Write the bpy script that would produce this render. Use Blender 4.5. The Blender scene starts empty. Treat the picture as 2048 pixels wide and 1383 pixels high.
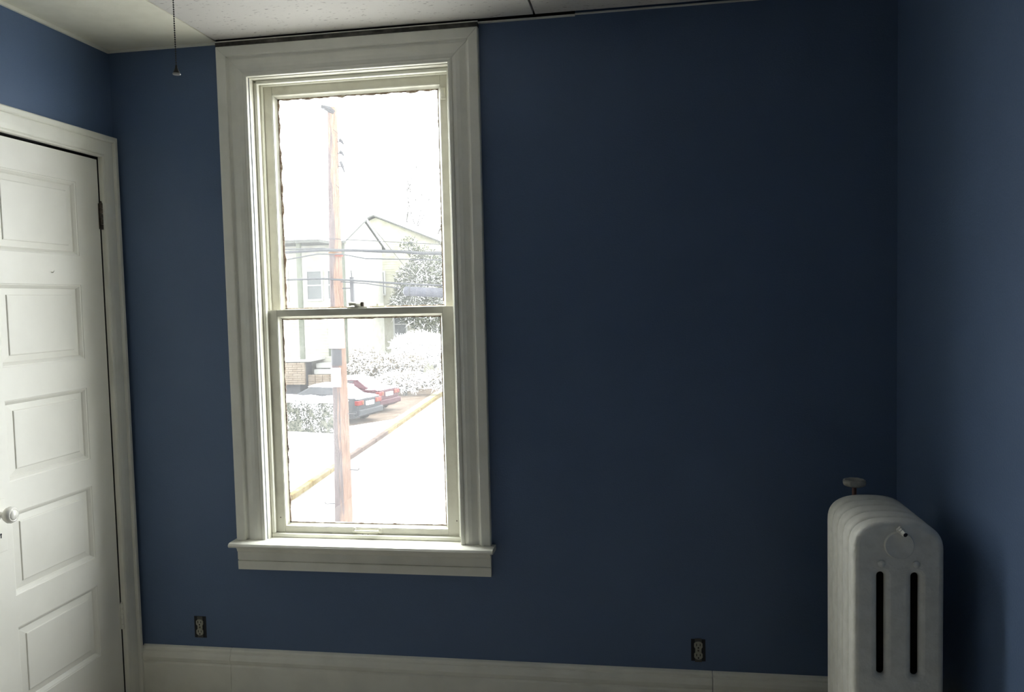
import bpy, bmesh, math, random
from mathutils import Vector, Matrix, noise
random.seed(7)
S = bpy.context.scene
COL = S.collection
PI = math.pi

# ---------------------------------------------------------------- camera, sky, exposure
cam_d = bpy.data.cameras.new('camera')
cam = bpy.data.objects.new('camera', cam_d)
COL.objects.link(cam)
S.camera = cam
FPX, YAW, PITCH, ROLL = 1618.19, 0.161324, -0.0566035, -0.024299
cam_d.sensor_fit = 'HORIZONTAL'
cam_d.sensor_width = 36.0
cam_d.lens = FPX / 2048.0 * 36.0
cam_d.clip_start, cam_d.clip_end = 0.02, 600
_f = Vector((-math.sin(YAW) * math.cos(PITCH), math.cos(YAW) * math.cos(PITCH), math.sin(PITCH)))
_r = _f.cross(Vector((0, 0, 1))).normalized()
_u = _r.cross(_f)
_r2 = math.cos(ROLL) * _r + math.sin(ROLL) * _u
_u2 = -math.sin(ROLL) * _r + math.cos(ROLL) * _u
_m = Matrix((_r2, _u2, -_f)).transposed().to_4x4()
_m.translation = Vector((2.0191, -2.89475, 1.58762))
cam.matrix_world = _m

W = bpy.data.worlds.new('overcast_sky')
S.world = W
W.use_nodes = True
wn = W.node_tree
bg = wn.nodes['Background']
bg.inputs['Color'].default_value = (0.97, 0.99, 1.0, 1)
bg.inputs['Strength'].default_value = 17.0

# a portal only guides sampling of the sky through the real window opening
pd = bpy.data.lights.new('window_portal', 'AREA')
pd.shape = 'RECTANGLE'
pd.size, pd.size_y = 0.74, 1.74
pd.cycles.is_portal = True
po = bpy.data.objects.new('window_portal', pd)
po.location = (0.96, 0.19, 1.56)
po.rotation_euler = (math.radians(-90), 0, 0)
COL.objects.link(po)

S.view_settings.view_transform = 'Standard'
S.view_settings.look = 'None'
S.view_settings.exposure = 0.0
S.view_settings.gamma = 1.0
S.view_settings.use_curve_mapping = False
S.cycles.max_bounces = 14
S.cycles.diffuse_bounces = 8
S.cycles.transparent_max_bounces = 16
S.cycles.use_denoising = True
S.cycles.sample_clamp_indirect = 20.0

# ---------------------------------------------------------------- materials
def mat(name, col, rough=0.6, noise_scale=None, col2=None, bump=0.0, bump_scale=60.0, metal=0.0,
        lo=0.4, hi=0.6, detail=4.0, stretch=(1, 1, 1), spec=0.5):
    m = bpy.data.materials.new(name)
    m.use_nodes = True
    n, l = m.node_tree.nodes, m.node_tree.links
    b = n['Principled BSDF']
    b.inputs['Base Color'].default_value = (*col, 1)
    b.inputs['Roughness'].default_value = rough
    b.inputs['Metallic'].default_value = metal
    b.inputs['Specular IOR Level'].default_value = spec
    tc = n.new('ShaderNodeTexCoord')
    mp = n.new('ShaderNodeMapping')
    mp.inputs['Scale'].default_value = stretch
    l.new(tc.outputs['Object'], mp.inputs['Vector'])
    if noise_scale:
        t = n.new('ShaderNodeTexNoise')
        t.inputs['Scale'].default_value = noise_scale
        t.inputs['Detail'].default_value = detail
        l.new(mp.outputs['Vector'], t.inputs['Vector'])
        r = n.new('ShaderNodeValToRGB')
        r.color_ramp.elements[0].position, r.color_ramp.elements[1].position = lo, hi
        r.color_ramp.elements[0].color = (*col, 1)
        r.color_ramp.elements[1].color = (*(col2 or col), 1)
        l.new(t.outputs['Fac'], r.inputs['Fac'])
        l.new(r.outputs['Color'], b.inputs['Base Color'])
    if bump:
        t2 = n.new('ShaderNodeTexNoise')
        t2.inputs['Scale'].default_value = bump_scale
        t2.inputs['Detail'].default_value = 3.0
        l.new(mp.outputs['Vector'], t2.inputs['Vector'])
        bp = n.new('ShaderNodeBump')
        bp.inputs['Strength'].default_value = bump
        bp.inputs['Distance'].default_value = 0.004
        l.new(t2.outputs['Fac'], bp.inputs['Height'])
        l.new(bp.outputs['Normal'], b.inputs['Normal'])
    return m

M = {}
M['blue'] = mat('blue_wall_paint', (0.092, 0.144, 0.248), 0.5, 3.0, (0.098, 0.152, 0.260), 0.22, 170, spec=0.4)
M['trim'] = mat('old_white_gloss_paint', (0.83, 0.82, 0.735), 0.42, 9.0, (0.75, 0.74, 0.66), 0.18, 45, lo=0.45, hi=0.75)
M['door'] = mat('white_door_paint', (0.83, 0.815, 0.745), 0.42, 6.0, (0.80, 0.785, 0.715), 0.10, 40)
M['sash'] = mat('sash_paint', (0.66, 0.645, 0.56), 0.45, 14.0, (0.58, 0.56, 0.48), 0.2, 60, lo=0.45, hi=0.7)
M['topshade'] = mat('shade_dark_wood', (0.05, 0.047, 0.04), 0.9, 22.0, (0.17, 0.16, 0.14), 0.6, 60, lo=0.4, hi=0.75)
M['groove'] = mat('dirt_line', (0.035, 0.033, 0.03), 0.95)
M['sheet'] = mat('plain_ceiling_sheet', (0.80, 0.78, 0.67), 0.8, 12.0, (0.76, 0.74, 0.63), 0.15, 90)
M['floor'] = mat('pale_floor', (0.50, 0.46, 0.39), 0.6, 2.5, (0.43, 0.395, 0.335), 0.15, 40, stretch=(12, 1, 1))
M['rad'] = mat('radiator_paint', (0.87, 0.855, 0.77), 0.5, 30.0, (0.80, 0.785, 0.70), 0.35, 110)
M['slotdark'] = mat('dark_slot_iron', (0.020, 0.017, 0.014), 0.9, 40.0, (0.035, 0.027, 0.020))
M['rear'] = mat('dull_beige_paint', (0.30, 0.28, 0.235), 0.8, 3.0, (0.33, 0.31, 0.26))
M['valve'] = mat('valve_grey_paint', (0.42, 0.41, 0.37), 0.6, 40.0, (0.32, 0.31, 0.28), 0.5, 90)
M['redpipe'] = mat('worn_copper_stem', (0.22, 0.11, 0.09), 0.6, 60.0, (0.15, 0.09, 0.08))
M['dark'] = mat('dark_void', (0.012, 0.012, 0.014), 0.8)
M['boxgrey'] = mat('outlet_box', (0.02, 0.021, 0.024), 0.8)
M['ivory'] = mat('outlet_ivory', (0.34, 0.335, 0.28), 0.45)
M['yoke'] = mat('dull_yoke_metal', (0.075, 0.075, 0.068), 0.6)
M['bronze'] = mat('dark_bronze', (0.06, 0.05, 0.04), 0.5, 80.0, (0.12, 0.10, 0.08), metal=0.5)
M['chain'] = mat('dark_chain_metal', (0.05, 0.05, 0.045), 0.4, metal=0.7)
M['bellrim'] = mat('pale_bell_rim', (0.45, 0.45, 0.42), 0.35, metal=0.6)
M['porcelain'] = mat('white_porcelain', (0.80, 0.78, 0.72), 0.15)
M['smear'] = mat('scraped_paint_edge', (0.34, 0.24, 0.18), 0.9, 90.0, (0.62, 0.52, 0.42), lo=0.45, hi=0.6)
# exterior
M['snow'] = mat('snow', (0.80, 0.81, 0.82), 0.9, 1.5, (0.76, 0.77, 0.78), 0.3, 4)
M['darkyard'] = mat('unseen_dark_yard', (0.26, 0.255, 0.245), 0.8, 1.0, (0.36, 0.355, 0.34))
M['straw'] = mat('straw_grass_thin_snow', (0.095, 0.088, 0.056), 0.95, 0.9, (0.16, 0.155, 0.115), lo=0.35, hi=0.7)
M['leafdrive'] = mat('leafy_brown_drive', (0.040, 0.028, 0.020), 0.95, 1.6, (0.070, 0.055, 0.042), lo=0.35, hi=0.7)
M['kerbyellow'] = mat('yellow_kerb_paint', (0.058, 0.040, 0.012), 0.9, 3.0, (0.085, 0.070, 0.035), lo=0.4, hi=0.65)
M['kerbstone'] = mat('brown_kerb_stone', (0.034, 0.024, 0.020), 0.95, 3.0, (0.060, 0.045, 0.038), lo=0.4, hi=0.7)
M['clapboard'] = mat('pale_cream_clapboard', (0.125, 0.124, 0.105), 0.8, 2.0, (0.150, 0.148, 0.128))
M['clapyellow'] = mat('pale_yellow_clapboard', (0.130, 0.127, 0.095), 0.8, 2.0, (0.155, 0.152, 0.118))
M['greenpost'] = mat('grey_green_trim', (0.034, 0.038, 0.028), 0.8, 3.0, (0.045, 0.048, 0.038))
M['brick'] = mat('porch_brick', (0.066, 0.052, 0.038), 0.9, 3.0, (0.080, 0.066, 0.051))
M['underporch'] = mat('dark_lattice', (0.030, 0.031, 0.034), 0.9)
M['eave'] = mat('grey_eave', (0.034, 0.035, 0.032), 0.8)
M['winglass'] = mat('dark_house_glass', (0.050, 0.053, 0.053), 0.3)
M['whitetrim'] = mat('white_house_trim', (0.16, 0.16, 0.15), 0.7)
M['hedge'] = mat('hedge_leaf', (0.014, 0.016, 0.011), 0.9, 9.0, (0.050, 0.050, 0.040))
M['fir'] = mat('evergreen_leaf', (0.026, 0.031, 0.022), 0.9, 2.0, (0.048, 0.052, 0.036))
M['twig'] = mat('brown_twig', (0.046, 0.038, 0.026), 0.9, 2.0, (0.068, 0.058, 0.040))
M['twigred'] = mat('reddish_twig', (0.036, 0.028, 0.024), 0.9, 2.0, (0.056, 0.045, 0.037))
M['bark'] = mat('pale_far_bark', (0.034, 0.033, 0.031), 0.9)
M['fartwig'] = mat('far_twig', (0.050, 0.048, 0.036), 0.9)
M['cable'] = mat('black_cable', (0.019, 0.020, 0.022), 0.7)
M['casecable'] = mat('grey_splice_case', (0.019, 0.020, 0.026), 0.6, 8.0, (0.028, 0.029, 0.035), stretch=(6, 1, 1))
M['orange'] = mat('orange_guard', (0.062, 0.027, 0.006), 0.6, 30.0, (0.075, 0.036, 0.008))
M['redguard'] = mat('red_orange_guard', (0.062, 0.014, 0.007), 0.6)
M['sign'] = mat('blank_white_sign', (0.80, 0.80, 0.80), 0.5)
M['steel'] = mat('weathered_steel', (0.020, 0.020, 0.022), 0.6)
M['carpaint_dark'] = mat('dark_grey_car_paint', (0.014, 0.015, 0.017), 0.5)
M['carpaint_red'] = mat('maroon_car_paint', (0.021, 0.004, 0.007), 0.5)
M['tyre'] = mat('tyre_rubber', (0.008, 0.008, 0.009), 0.8)
M['rim'] = mat('wheel_rim', (0.030, 0.030, 0.032), 0.5)
M['taillamp'] = mat('red_tail_lamp', (0.066, 0.008, 0.007), 0.4)
M['lampamber'] = mat('amber_lamp', (0.070, 0.026, 0.010), 0.4)
M['carglass'] = mat('car_glass', (0.016, 0.017, 0.019), 0.3)
for k_ in ('snow asphalt straw leafdrive kerbyellow kerbstone clapboard clapyellow greenpost brick underporch eave winglass whitetrim hedge fir twig twigred bark fartwig '
           'cable casecable orange redguard sign steel carpaint_dark carpaint_red tyre rim taillamp lampamber carglass').split():
    M[k_].node_tree.nodes['Principled BSDF'].inputs['Specular IOR Level'].default_value = 0.08

def pole_mat():
    m = bpy.data.materials.new('weathered_pole_wood'); m.use_nodes = True
    n, l = m.node_tree.nodes, m.node_tree.links
    b = n['Principled BSDF']; b.inputs['Roughness'].default_value = 0.9; b.inputs['Specular IOR Level'].default_value = 0.08
    tc = n.new('ShaderNodeTexCoord')
    mp = n.new('ShaderNodeMapping'); mp.inputs['Scale'].default_value = (9, 9, 0.55)
    l.new(tc.outputs['Object'], mp.inputs['Vector'])
    t = n.new('ShaderNodeTexNoise'); t.inputs['Scale'].default_value = 2.2; t.inputs['Detail'].default_value = 6
    l.new(mp.outputs['Vector'], t.inputs['Vector'])
    # one weathered grey flank and one reddish flank, with a ragged seam along the grain
    sx = n.new('ShaderNodeSeparateXYZ'); l.new(tc.outputs['Object'], sx.inputs[0])
    ma = n.new('ShaderNodeMath'); ma.operation = 'MULTIPLY_ADD'; ma.inputs[1].default_value = 0.30; ma.inputs[2].default_value = -0.215
    l.new(t.outputs['Fac'], ma.inputs[0])
    ad = n.new('ShaderNodeMath'); ad.operation = 'ADD'
    l.new(sx.outputs['X'], ad.inputs[0]); l.new(ma.outputs[0], ad.inputs[1])
    r = n.new('ShaderNodeValToRGB'); e = r.color_ramp.elements
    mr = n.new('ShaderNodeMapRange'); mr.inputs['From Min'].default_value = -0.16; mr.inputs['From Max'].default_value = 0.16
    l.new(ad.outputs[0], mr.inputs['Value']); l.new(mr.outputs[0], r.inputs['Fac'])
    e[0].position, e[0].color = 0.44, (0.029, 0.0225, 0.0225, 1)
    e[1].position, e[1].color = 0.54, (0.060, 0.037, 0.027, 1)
    t2 = n.new('ShaderNodeTexNoise'); t2.inputs['Scale'].default_value = 7; t2.inputs['Detail'].default_value = 5
    l.new(mp.outputs['Vector'], t2.inputs['Vector'])
    mr2 = n.new('ShaderNodeMapRange'); mr2.inputs['From Min'].default_value = 0.35; mr2.inputs['From Max'].default_value = 0.7
    mr2.inputs['To Min'].default_value = 0.7; mr2.inputs['To Max'].default_value = 1.5
    l.new(t2.outputs['Fac'], mr2.inputs['Value'])
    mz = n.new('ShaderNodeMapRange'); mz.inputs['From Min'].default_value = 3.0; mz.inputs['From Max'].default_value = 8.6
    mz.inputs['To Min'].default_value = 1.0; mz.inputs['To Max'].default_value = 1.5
    l.new(sx.outputs['Z'], mz.inputs['Value'])                 # lighter towards the top
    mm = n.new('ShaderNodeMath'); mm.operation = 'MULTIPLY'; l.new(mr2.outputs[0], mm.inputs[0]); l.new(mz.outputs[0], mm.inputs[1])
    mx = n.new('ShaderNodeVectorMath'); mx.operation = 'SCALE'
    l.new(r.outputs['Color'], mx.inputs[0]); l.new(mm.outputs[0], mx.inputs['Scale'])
    l.new(mx.outputs[0], b.inputs['Base Color'])
    return m
M['pole'] = pole_mat()

def tile_mat():
    m = bpy.data.materials.new('fissured_ceiling_tile'); m.use_nodes = True
    n, l = m.node_tree.nodes, m.node_tree.links
    b = n['Principled BSDF']; b.inputs['Roughness'].default_value = 0.9
    tc = n.new('ShaderNodeTexCoord')
    mp = n.new('ShaderNodeMapping'); mp.inputs['Scale'].default_value = (55, 120, 1)
    mp.inputs['Rotation'].default_value = (0, 0, 0.5)
    l.new(tc.outputs['Object'], mp.inputs['Vector'])
    t = n.new('ShaderNodeTexNoise'); t.inputs['Scale'].default_value = 1.0; t.inputs['Detail'].default_value = 2
    l.new(mp.outputs['Vector'], t.inputs['Vector'])
    r = n.new('ShaderNodeValToRGB'); e = r.color_ramp.elements
    e[0].position, e[0].color = 0.27, (0.30, 0.28, 0.27, 1)
    e[1].position, e[1].color = 0.36, (0.57, 0.55, 0.525, 1)
    l.new(t.outputs['Fac'], r.inputs['Fac']); l.new(r.outputs['Color'], b.inputs['Base Color'])
    bp = n.new('ShaderNodeBump'); bp.inputs['Strength'].default_value = 0.6; bp.inputs['Distance'].default_value = 0.003
    l.new(r.outputs['Color'], bp.inputs['Height']); l.new(bp.outputs['Normal'], b.inputs['Normal'])
    return m
M['tile'] = tile_mat()

def pane_mat():
    m = bpy.data.materials.new('hazed_window_glass'); m.use_nodes = True
    n, l = m.node_tree.nodes, m.node_tree.links
    n.remove(n['Principled BSDF'])
    out = n['Material Output']
    tr = n.new('ShaderNodeBsdfTransparent'); tr.inputs['Color'].default_value = (0.96, 0.97, 0.965, 1)
    tl = n.new('ShaderNodeBsdfTranslucent'); tl.inputs['Color'].default_value = (0.95, 0.95, 0.95, 1)  # translucent share puts a painted haze over the outside view
    gl = n.new('ShaderNodeBsdfGlossy'); gl.inputs['Roughness'].default_value = 0.02
    tc = n.new('ShaderNodeTexCoord')
    t = n.new('ShaderNodeTexNoise'); t.inputs['Scale'].default_value = 5; t.inputs['Detail'].default_value = 6
    l.new(tc.outputs['Object'], t.inputs['Vector'])
    mr = n.new('ShaderNodeMapRange')
    mr.inputs['From Min'].default_value = 0.3; mr.inputs['From Max'].default_value = 0.7
    mr.inputs['To Min'].default_value = 0.010; mr.inputs['To Max'].default_value = 0.022
    l.new(t.outputs['Fac'], mr.inputs['Value'])
    m1 = n.new('ShaderNodeMixShader'); l.new(mr.outputs[0], m1.inputs[0])
    l.new(tr.outputs[0], m1.inputs[1]); l.new(tl.outputs[0], m1.inputs[2])
    m2 = n.new('ShaderNodeMixShader'); m2.inputs[0].default_value = 0.03
    l.new(m1.outputs[0], m2.inputs[1]); l.new(gl.outputs[0], m2.inputs[2])
    l.new(m2.outputs[0], out.inputs['Surface'])
    return m
M['pane'] = pane_mat()

def road_mat():
    m = bpy.data.materials.new('slushy_street'); m.use_nodes = True
    n, l = m.node_tree.nodes, m.node_tree.links
    b = n['Principled BSDF']; b.inputs['Roughness'].default_value = 0.85; b.inputs['Specular IOR Level'].default_value = 0.1
    tc = n.new('ShaderNodeTexCoord')
    mp = n.new('ShaderNodeMapping'); mp.inputs['Rotation'].default_value = (0, 0, -0.05); mp.inputs['Scale'].default_value = (0.8, 0.07, 1)
    l.new(tc.outputs['Object'], mp.inputs['Vector'])
    t = n.new('ShaderNodeTexNoise'); t.inputs['Scale'].default_value = 1.4; t.inputs['Detail'].default_value = 6
    l.new(mp.outputs['Vector'], t.inputs['Vector'])
    r = n.new('ShaderNodeValToRGB'); e = r.color_ramp.elements
    e[0].position, e[0].color = 0.44, (0.058, 0.050, 0.045, 1)
    e[1].position, e[1].color = 0.66, (0.17, 0.165, 0.155, 1)
    l.new(t.outputs['Fac'], r.inputs['Fac']); l.new(r.outputs['Color'], b.inputs['Base Color'])
    return m
M['road'] = road_mat()

# ---------------------------------------------------------------- mesh helpers
def box(bm, x0, x1, y0, y1, z0, z1, mtx=None):
    vs = [bm.verts.new(Vector(c) if mtx is None else mtx @ Vector(c)) for c in
          ((x0, y0, z0), (x1, y0, z0), (x1, y1, z0), (x0, y1, z0), (x0, y0, z1), (x1, y0, z1), (x1, y1, z1), (x0, y1, z1))]
    for f in ((0, 3, 2, 1), (4, 5, 6, 7), (0, 1, 5, 4), (1, 2, 6, 5), (2, 3, 7, 6), (3, 0, 4, 7)):
        bm.faces.new([vs[i] for i in f])
    return vs

def mold(bm, o, L, U, T, length, prof, m0=0.0, m1=0.0):
    """profile [(u,t)...] pulled along L; ends cut on a mitre of m0 / m1 per unit of u"""
    o, L, U, T = map(Vector, (o, L, U, T))
    a = [bm.verts.new(o + L * (m0 * u) + U * u + T * t) for u, t in prof]
    b = [bm.verts.new(o + L * (length + m1 * u) + U * u + T * t) for u, t in prof]
    k = len(prof)
    for i in range(k):
        j = (i + 1) % k
        bm.faces.new((a[i], a[j], b[j], b[i]))
    bm.faces.new(a); bm.faces.new(b[::-1])

def lathe(bm, o, axis, prof, seg=20):
    """prof [(r, h)...] turned about axis through o"""
    o, ax = Vector(o), Vector(axis).normalized()
    p = ax.orthogonal().normalized(); q = ax.cross(p)
    rings = []
    for r, h in prof:
        rings.append([bm.verts.new(o + ax * h + (p * math.cos(2 * PI * k / seg) + q * math.sin(2 * PI * k / seg)) * max(r, 1e-5)) for k in range(seg)])
    for a, b in zip(rings, rings[1:]):
        for k in range(seg):
            bm.faces.new((a[k], a[(k + 1) % seg], b[(k + 1) % seg], b[k]))
    bm.faces.new(rings[0][::-1]); bm.faces.new(rings[-1])

def tube(bm, pts, r, seg=8):
    pts = [Vector(p) for p in pts]
    rr = r if isinstance(r, (list, tuple)) else [r] * len(pts)
    rings = []
    for i, p in enumerate(pts):
        d = (pts[min(i + 1, len(pts) - 1)] - pts[max(i - 1, 0)]).normalized()
        up = Vector((0, 0, 1)) if abs(d.z) < 0.9 else Vector((0, 1, 0))
        s = d.cross(up).normalized(); t = s.cross(d)
        rings.append([bm.verts.new(p + (s * math.cos(2 * PI * k / seg) + t * math.sin(2 * PI * k / seg)) * rr[i]) for k in range(seg)])
    for a, b in zip(rings, rings[1:]):
        for k in range(seg):
            bm.faces.new((a[k], a[(k + 1) % seg], b[(k + 1) % seg], b[k]))
    bm.faces.new(rings[0][::-1]); bm.faces.new(rings[-1])

def obj(name, bm, m, parent=None, smooth=False, bevel=0.0, seg=2):
    bmesh.ops.recalc_face_normals(bm, faces=bm.faces)
    me = bpy.data.meshes.new(name)
    bm.to_mesh(me); bm.free()
    o = bpy.data.objects.new(name, me)
    COL.objects.link(o)
    me.materials.append(M[m])
    if parent: o.parent = parent
    if smooth:
        for p in me.polygons: p.use_smooth = True
        md = o.modifiers.new('edges', 'EDGE_SPLIT'); md.split_angle = math.radians(40)
    if bevel:
        md = o.modifiers.new('bevel', 'BEVEL'); md.width = bevel; md.segments = seg; md.limit_method = 'ANGLE'; md.angle_limit = math.radians(35)
    return o

def B(*boxes):
    bm = bmesh.new()
    for b in boxes: box(bm, *b)
    return bm

def thing(name, label, cat, group=None, loc=(0, 0, 0)):
    o = bpy.data.objects.new(name, None)
    COL.objects.link(o); o.location = loc; o.empty_display_size = 0.1
    o['label'] = label; o['category'] = cat
    if group: o['group'] = group
    return o

def tag(o, label, cat, group=None, kind=None):
    o['label'] = label; o['category'] = cat
    if group: o['group'] = group
    if kind: o['kind'] = kind
    return o

def struct(o, label=None):
    o['kind'] = 'structure'
    if label: o['label'] = label
    return o

def root(name, label=None):
    o = bpy.data.objects.new(name, None); COL.objects.link(o); o.empty_display_size = 0.1
    return struct(o, label)

# ================================================================ ROOM
RW, RY, H = 2.8626, -4.3, 2.583       # right wall x, rear wall y, ceiling z
# window opening x .572..1.343, z .66..2.445
struct(obj('wall_back', B((-0.15, 0.572, 0, 0.2, -0.1, 2.75), (1.343, RW + 0.15, 0, 0.2, -0.1, 2.75),
                          (0.572, 1.343, 0, 0.2, -0.1, 0.66), (0.572, 1.343, 0, 0.2, 2.445, 2.75)), 'blue'),
       'matte dark blue wall around the tall sash window')
struct(obj('wall_left', B((-0.15, -0.10, RY, 0, -0.1, 2.75), (-0.10, 0, -0.094, 0, -0.1, 2.75),
                          (-0.10, 0, RY, -0.742, -0.1, 2.75), (-0.10, 0, -0.742, -0.094, 2.165, 2.75)), 'blue'),
       'blue wall on the left holding the panelled door')
struct(obj('wall_right', B((RW, RW + 0.15, RY, 0, -0.1, 2.75)), 'blue'), 'blue wall on the right behind the radiator')
struct(obj('wall_rear', B((-0.15, RW + 0.15, RY - 0.15, RY, -0.1, 2.75)), 'rear'), 'dull beige wall opposite the window')
struct(obj('floor', B((-0.15, RW + 0.15, RY - 0.15, 0, -0.12, 0.0)), 'floor'), 'pale floor boards')

ceil = struct(obj('ceiling', B((-0.15, RW + 0.15, RY - 0.15, 0.2, 2.72, 2.82)), 'sheet'), 'suspended ceiling of large tiles')
cols = [(0.0, 0.4475), (0.4510, 1.6565), (1.6610, RW)]
rows = [-0.021] + [-0.75 - 0.61 * k for k in range(6)] + [RY]
for ci, (x0, x1) in enumerate(cols):
    for y0, y1 in zip(rows, rows[1:]):
        if y0 - y1 < 0.02: continue
        bm = bmesh.new()
        ya = -0.001 if (ci == 0 and y0 > -0.1) else y0
        box(bm, x0 + 0.001, x1 - 0.001, max(y1, RY) + 0.0015, ya - 0.0015, H + (0.0005 if ci else 0.0), H + 0.018)
        o = obj('ceiling_tile', bm, 'sheet' if ci == 0 else 'tile', ceil, bevel=0.0015)
        if ci == 0: o['label'] = 'smooth plain cream border tile'
# thin painted wall angle below the tiles
ang = root('trim_1', 'thin painted wall angle along the ceiling edge')
def strip(x0, x1, y0, y1, z0, z1, m='trim'):
    obj('angle_strip', B((x0, x1, y0, y1, z0, z1)), m, ang)
strip(0, 0.448, -0.008, -0.0005, H - 0.010, H - 0.0005)
strip(0.448, 1.457, -0.0285, -0.0005, H - 0.0100, H - 0.0070)
strip(1.457, 1.80, -0.016, -0.0005, H - 0.0100, H - 0.0070)
obj('gap_shade', B((0.448, 1.80, -0.0015, -0.0003, H - 0.0068, 2.7)), 'dark', ang)  # black strip paints in the shade of the gap above the angle
strip(1.80, RW, -0.006, -0.0005, H - 0.006, H - 0.0005)
strip(0.0005, 0.010, RY, -0.008, H - 0.012, H - 0.0005)
strip(RW - 0.008, RW - 0.0005, RY, -0.008, H - 0.010, H - 0.0005)

# baseboards ------------------------------------------------------
bbp = [(0, 0), (0, 0.018), (0.178, 0.018), (0.186, 0.013), (0.190, 0.019), (0.205, 0.023), (0.217, 0.021), (0.227, 0.016), (0.230, 0.011), (0.236, 0.013), (0.244, 0.010), (0.249, 0.0)]
bb = root('baseboard_back', 'tall moulded white baseboard under the window wall')
for x0, x1 in ((0.024, 0.4022), (0.4030, 2.2432), (2.2450, RW - 0.024)):
    bm = bmesh.new()
    mold(bm, (x0, -0.0004, 0.001), (1, 0, 0), (0, 0, 1), (0, -1, 0), x1 - x0, bbp)
    obj('baseboard_length', bm, 'trim', bb, bevel=0.001, seg=1)
bm = bmesh.new(); mold(bm, (RW - 0.0004, RY + 0.03, 0.001), (0, 1, 0), (0, 0, 1), (-1, 0, 0), -RY - 0.031, bbp)
struct(obj('baseboard_right', bm, 'trim'), 'moulded white baseboard under the right wall')
bm = bmesh.new(); mold(bm, (0.0004, RY + 0.03, 0.001), (0, 1, 0), (0, 0, 1), (1, 0, 0), -RY - 0.03 - 0.845, bbp)
struct(obj('baseboard_left', bm, 'trim'), 'moulded white baseboard beyond the door')

# ================================================================ DOOR (left wall)
dr = root('door_1', 'white five panel closet door in the left wall')
DY0, DY1, DZ0, DZ1 = -0.735, -0.1015, 0.012, 2.153
ZP = [(1.786, 2.053), (1.411, 1.681), (1.040, 1.304), (0.669, 0.940), (0.298, 0.565)]
PY0, PY1 = -0.612, -0.224
fx = -0.002                                    # door face, just inside the wall plane
frame = bmesh.new()
for a, b in ((DY0, PY0), (PY1, DY1)): box(frame, fx - 0.034, fx, a, b, DZ0, DZ1)
zz = [DZ1] + [z for p in ZP for z in (p[1], p[0])] + [DZ0]
for k in range(0, len(zz), 2): box(frame, fx - 0.034, fx, PY0, PY1, zz[k + 1], zz[k])
bmesh.ops.remove_doubles(frame, verts=frame.verts, dist=1e-5)
obj('door_frame', frame, 'door', dr)
def ring(bm, y0, y1, z0, z1, steps):
    """nested rectangles: steps [(inset_y, inset_z, x)...]"""
    rs = []
    for iy, iz, x in steps:
        rs.append([bm.verts.new(c) for c in ((x, y0 + iy, z0 + iz), (x, y1 - iy, z0 + iz), (x, y1 - iy, z1 - iz), (x, y0 + iy, z1 - iz))])
    for a, b in zip(rs, rs[1:]):
        for k in range(4): bm.faces.new((a[k], a[(k + 1) % 4], b[(k + 1) % 4], b[k]))
    bm.faces.new(rs[-1])
for z0, z1 in ZP:
    bm = bmesh.new()
    ring(bm, PY0, PY1, z0, z1, [(0, 0, fx), (0.001, 0.001, fx - 0.002), (0.005, 0.005, fx - 0.0032), (0.012, 0.012, fx - 0.009), (0.0155, 0.0155, fx - 0.0135),
                                (0.042, 0.036, fx - 0.0105), (0.0435, 0.0375, fx - 0.0075), (0.046, 0.040, fx - 0.0068)])
    obj('door_panel', bm, 'door', dr)
# knob, plate
kn = bmesh.new()
lathe(kn, (fx + 0.001, -0.667, 0.951), (1, 0, 0), [(0.0, 0.0), (0.017, 0.0), (0.017, 0.004), (0.0095, 0.008), (0.0085, 0.024), (0.013, 0.028), (0.022, 0.033), (0.0262, 0.042), (0.0262, 0.048), (0.023, 0.055), (0.0185, 0.0575), (0.0165, 0.0570), (0.0155, 0.0585), (0.010, 0.0610), (0.0, 0.0615)], 32)
kb = obj('door_knob', kn, 'porcelain', dr, smooth=True); kb['label'] = 'white porcelain knob with ringed face'
pl = bmesh.new(); box(pl, fx, fx + 0.003, -0.694, -0.637, 0.828, 0.997)
ep = obj('lock_plate', pl, 'door', dr, bevel=0.0015)
bm = bmesh.new(); lathe(bm, (fx + 0.003, -0.662, 0.886), (1, 0, 0), [(0, 0), (0.0035, 0), (0.0035, 0.0006), (0, 0.0006)], 14); box(bm, fx + 0.003, fx + 0.0036, -0.6638, -0.6602, 0.874, 0.886)
obj('keyhole', bm, 'dark', ep)
# small screw hook left in the rail, and a gouge
bm = bmesh.new(); tube(bm, [(fx, -0.369, 1.722), (fx + 0.006, -0.369, 1.722), (fx + 0.009, -0.369, 1.725), (fx + 0.008, -0.367, 1.729)], 0.0016, 6)
obj('screw_hook', bm, 'door', dr, smooth=True)
for z in (1.941, 0.399):
    bm = bmesh.new(); box(bm, fx + 0.0005, fx + 0.003, -0.1035 - 0.004, -0.094 + 0.006, z - 0.048, z + 0.048)
    hg = obj('hinge', bm, 'bronze' if z > 1 else 'trim', dr)
    bm = bmesh.new()
    for k in range(5): lathe(bm, (fx + 0.006, -0.0985, z - 0.05 + 0.02 * k), (0, 0, 1), [(0, 0), (0.0062, 0.0004), (0.0062, 0.0192), (0, 0.0196)], 12)
    lathe(bm, (fx + 0.006, -0.0985, z + 0.05), (0, 0, 1), [(0, 0), (0.005, 0.001), (0.003, 0.006), (0, 0.008)], 12)
    obj('hinge_knuckle', bm, 'bronze' if z > 1 else 'trim', hg, smooth=True)
# door reveal, gap shade painted in black (closes the gap round the slab)
jb = bmesh.new()
for b in ((-0.0999, -0.001, -0.7415, -0.7385, 0.001, 2.164), (-0.0999, -0.001, -0.0965, -0.0945, 0.001, 2.164), (-0.0999, -0.001, -0.7385, -0.0965, 2.161, 2.164)): box(jb, *b)
obj('door_jamb', jb, 'dark', dr)
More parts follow.
